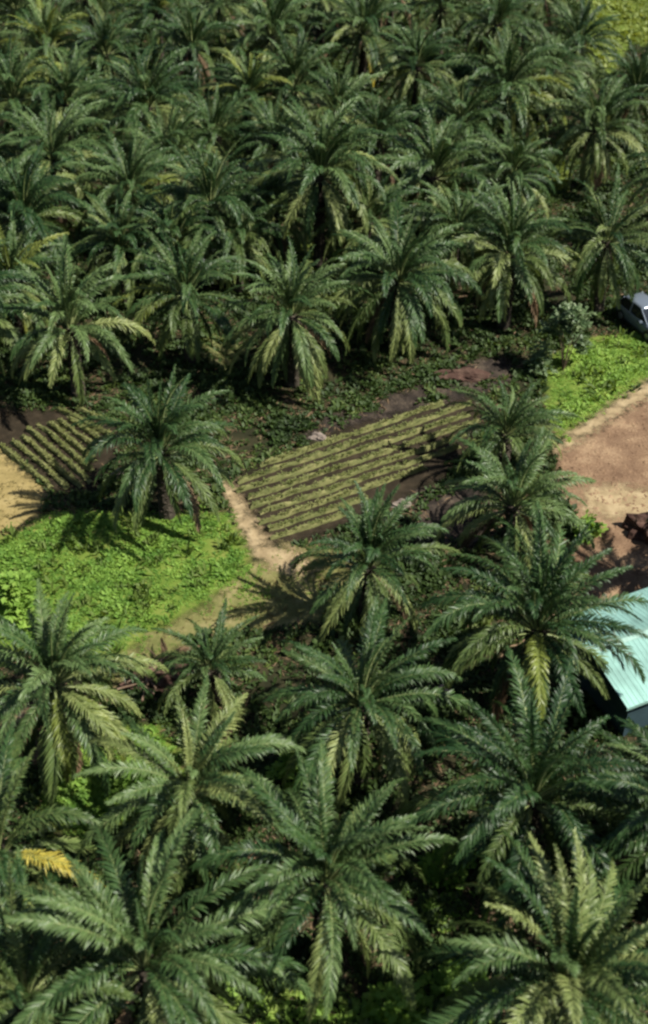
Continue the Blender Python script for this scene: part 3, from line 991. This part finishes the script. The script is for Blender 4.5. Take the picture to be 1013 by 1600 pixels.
lump('soil_heap', 722, 590, (1.5, 0.55, 0.45), M['heap'], 'low heap of reddish earth in the shade behind the beds', 'soil heap', 7, sub=4, rough=0.35)
lump('soil_heap', 1022, 832, (1.1, 0.8, 1.0), M['heap'], 'dark red heap of earth at the right edge of the dirt yard', 'soil heap', 3, sub=4, rough=0.5)
lump('stone', 186, 745, (0.36, 0.3, 0.36), M['stone'], 'pale grey stone in the shade left of the palm between the plots', 'stone', 2)
lump('stone', 497, 684, (0.5, 0.32, 0.22), M['stone'], 'flat pinkish stone behind the middle beds', 'stone', 9)
lump('stone', 628, 790, (0.42, 0.3, 0.25), M['stone'], 'pale pinkish stone at the near side of the middle beds', 'stone', 12)
M['bag'] = plain_mat('pink_plastic', (0.62, 0.38, 0.36), 0.4)
lump('plastic_bag', 690, 1082, (0.28, 0.22, 0.30), M['bag'], 'small crumpled pinkish bag in the dark gap beside the large palm', 'bag', 5, rough=0.5)


# ------------------------------------------------------------------ building with the green metal roof
M['roof'] = plain_mat('green_painted_metal', (0.235, 0.42, 0.37), 0.42, 0.0, 0.4, 0.30, 0.7)
M['wall'] = plain_mat('blue_grey_plaster', (0.035, 0.065, 0.075), 0.85, 0, 0.2, 0.12, 2.0)
M['wood_trim'] = plain_mat('green_trim', (0.25, 0.42, 0.36), 0.5)
RIDGE_Z, EAVE_Z, HALF = 2.9, 2.25, 2.7
rd = R(25)
ridge_end = G(922, 1018, RIDGE_Z)
b = empty('building', (ridge_end.x, ridge_end.y, 0), rd)
tag(b, 'house with pale green ribbed metal roof cut by the right edge', 'building')
BL = 9.9
wm = MB().box((BL / 2 + 0.1, 0, (EAVE_Z - 0.05) / 2), (BL - 0.7, 2 * HALF - 0.8, EAVE_Z - 0.05))
wy, wx0 = HALF - 0.4, 0.45
wm.add([(wx0, -wy, EAVE_Z - .05), (wx0, wy, EAVE_Z - .05), (wx0, 0, RIDGE_Z - .12), (BL - .25, -wy, EAVE_Z - .05), (BL - .25, wy, EAVE_Z - .05), (BL - .25, 0, RIDGE_Z - .12)],
       [(0, 2, 1), (3, 4, 5)])
wm.build('wall', M['wall'], b)
SW = 0.9
nsh = int(BL / SW)


def roof_sheet(side):
    V, F = [], []
    pr = []
    for k in range(4):
        x = k * SW / 4
        pr += [(x, 0.0), (x + 0.12, 0.0), (x + 0.145, 0.012), (x + 0.195, 0.012), (x + 0.22, 0.0)]
    pr.append((SW + 0.03, 0.004))
    for (yy, zz) in ((0.04, RIDGE_Z), (HALF, EAVE_Z)):
        for (x, dz) in pr:
            V.append((x, yy * side, zz + dz))
    n = len(pr)
    for i in range(n - 1):
        F.append((i, i + 1, n + i + 1, n + i))
    me = new_mesh('roof_sheet', V, F)
    me.materials.append(M['roof'])
    return me


for side in (1, -1):
    me = roof_sheet(side)
    for k in range(nsh):
        o = link('roof_sheet', me, b, (k * SW, 0, 0.003 * (k % 2)))
MB().add([(-.05, -.18, RIDGE_Z + .01), (-.05, 0, RIDGE_Z + .075), (-.05, .18, RIDGE_Z + .01), (BL, -.18, RIDGE_Z + .01), (BL, 0, RIDGE_Z + .075), (BL, .18, RIDGE_Z + .01)],
         [(0, 1, 4, 3), (1, 2, 5, 4)]).build('ridge_cap', M['wood_trim'], b)
for side in (1, -1):
    MB().box((BL / 2, side * (HALF - .03), EAVE_Z - .09), (BL, .03, .14)).build('fascia', M['wood_trim'], b)
M['glass'] = plain_mat('dark_glass', (0.012, 0.016, 0.022), 0.08, 0, 0.8, 0.1)
M['frame'] = plain_mat('white_frame', (0.6, 0.62, 0.6), 0.5)
for xx in (2.2, 5.2):
    w = MB().box((xx, -wy - .012, 1.35), (1.2, .03, 1.1)).build('window', M['frame'], b)
    for sx in (-.28, .28):
        MB().box((xx + sx, -wy - .035, 1.35), (.5, .02, .98)).build('pane', M['glass'], w)


# ------------------------------------------------------------------ the parked car
def car(px, py, heading, label):
    c = G(px, py)
    root = empty('car', c, heading)
    tag(root, label, 'car')
    paint = plain_mat('silver_blue_paint', (0.20, 0.24, 0.29), 0.22, 0.35, 0.6, 0.04)
    black = plain_mat('black_plastic', (0.02, 0.02, 0.022), 0.6)
    rubber = plain_mat('tyre_rubber', (0.018, 0.018, 0.018), 0.85)
    alloy = plain_mat('alloy_rim', (0.45, 0.46, 0.47), 0.3, 0.8)
    lampm = plain_mat('lamp_glass', (0.75, 0.78, 0.8), 0.1, 0, 0.8)
    red = plain_mat('red_lamp', (0.45, 0.02, 0.02), 0.15, 0, 0.8)
    # stations: x, half width at sill, half width at belt, sill z, belt z
    st = [(-2.15, .70, .72, .42, .80), (-2.02, .80, .83, .30, .93), (-1.6, .86, .88, .26, .97), (-.6, .88, .89, .25, .97), (.5, .88, .89, .25, .96),
          (1.0, .87, .86, .26, .93), (1.6, .85, .80, .28, .86), (2.0, .78, .70, .34, .76), (2.15, .62, .56, .44, .64)]
    rings = []
    for x, ws, wb, z0, z1 in st:
        rings.append([(x, -ws * .94, z0), (x, -ws, z0 + .12), (x, -ws, (z0 + z1) / 2), (x, -wb, z1 - .06), (x, -wb * .86, z1), (x, 0, z1 + .025),
                      (x, wb * .86, z1), (x, wb, z1 - .06), (x, ws, (z0 + z1) / 2), (x, ws, z0 + .12), (x, ws * .94, z0)])
    MB().loft([[Vector(p) for p in r] for r in rings]).build('body', paint, root, smooth=True)
    # greenhouse: glass core with painted roof
    gh = [(-2.0, .74, .93), (-1.55, .64, 1.42), (-.9, .62, 1.50), (.15, .61, 1.47), (1.05, .72, .93)]
    low = [(-1.98, .78), (-1.55, .81), (-.9, .82), (.15, .82), (1.08, .76)]
    V, F = [], []
    for (x, w, z), (xl, wl) in zip(gh, low):
        V += [(xl, -wl, .93), (x, -w, z), (x, w, z), (xl, wl, .93)]
    for i in range(4):
        a = i * 4
        F += [(a, a + 4, a + 5, a + 1), (a + 1, a + 5, a + 6, a + 2), (a + 2, a + 6, a + 7, a + 3)]
    MB().add(V, F).build('windows', M['glass'], root)
    rr_ = []
    for x, w, z in ((-1.62, .60, 1.40), (-1.5, .635, 1.455), (-.9, .635, 1.525), (.05, .625, 1.505), (.22, .58, 1.455)):
        rr_.append([Vector((x, -w, z - .05)), Vector((x, -w, z)), Vector((x, -w * .7, z + .035)), Vector((x, 0, z + .05)), Vector((x, w * .7, z + .035)), Vector((x, w, z)), Vector((x, w, z - .05))])
    MB().loft(rr_).build('roof', paint, root, smooth=True)
    for s in (-1, 1):
        for (xa, za, wa, xb, zb, wb) in ((-1.98, .93, .79, -1.55, 1.44, .65), (-.62, .93, .83, -.66, 1.5, .635), (1.08, .93, .77, .15, 1.49, .625)):
            MB().cyl((xa, s * wa, za), (xb, s * wb, zb), .05, .045, 6).build('pillar', paint, root)
        m_ = MB().box((.72, s * 1.0, 1.0), (.16, .22, .15)).build('mirror', paint, root, bevel=.03)
        for x in (-.5, .42):
            MB().box((x - .05, s * .90, .82), (.2, .03, .04)).build('handle', black, root)
        MB().box((0, s * .885, .29), (2.2, .04, .1)).build('sill', black, root)
        for x in (-1.35, 1.35):
            wh = empty('wheel', (x, s * .80, .33))
            wh.parent = root
            MB().cyl((0, -.10, 0), (0, .10, 0), .33, .33, 24).build('tyre', rubber, wh, bevel=.03)
            MB().cyl((0, s * .095, 0), (0, s * .115, 0), .21, .19, 16).build('rim', alloy, wh)
            MB().cyl((x, s * .84, .33), (x, s * .893, .33), .385, .385, 20).build('wheel_arch', black, root)
        MB().box((1.98, s * .58, .68), (.2, .26, .13)).build('headlight', lampm, root, bevel=.03)
        MB().box((-2.06, s * .68, .78), (.14, .18, .22)).build('tail_light', red, root, bevel=.03)
    MB().box((2.12, 0, .40), (.14, 1.35, .16)).build('bumper', black, root, bevel=.03)
    MB().box((-2.12, 0, .45), (.14, 1.45, .16)).build('bumper', black, root, bevel=.03)
    return root


dv = G(1013, 510) - G(978, 482)
car(1008, 512, math.atan2(dv.y, dv.x), 'silver-grey car parked on the grass, cut by the right edge')
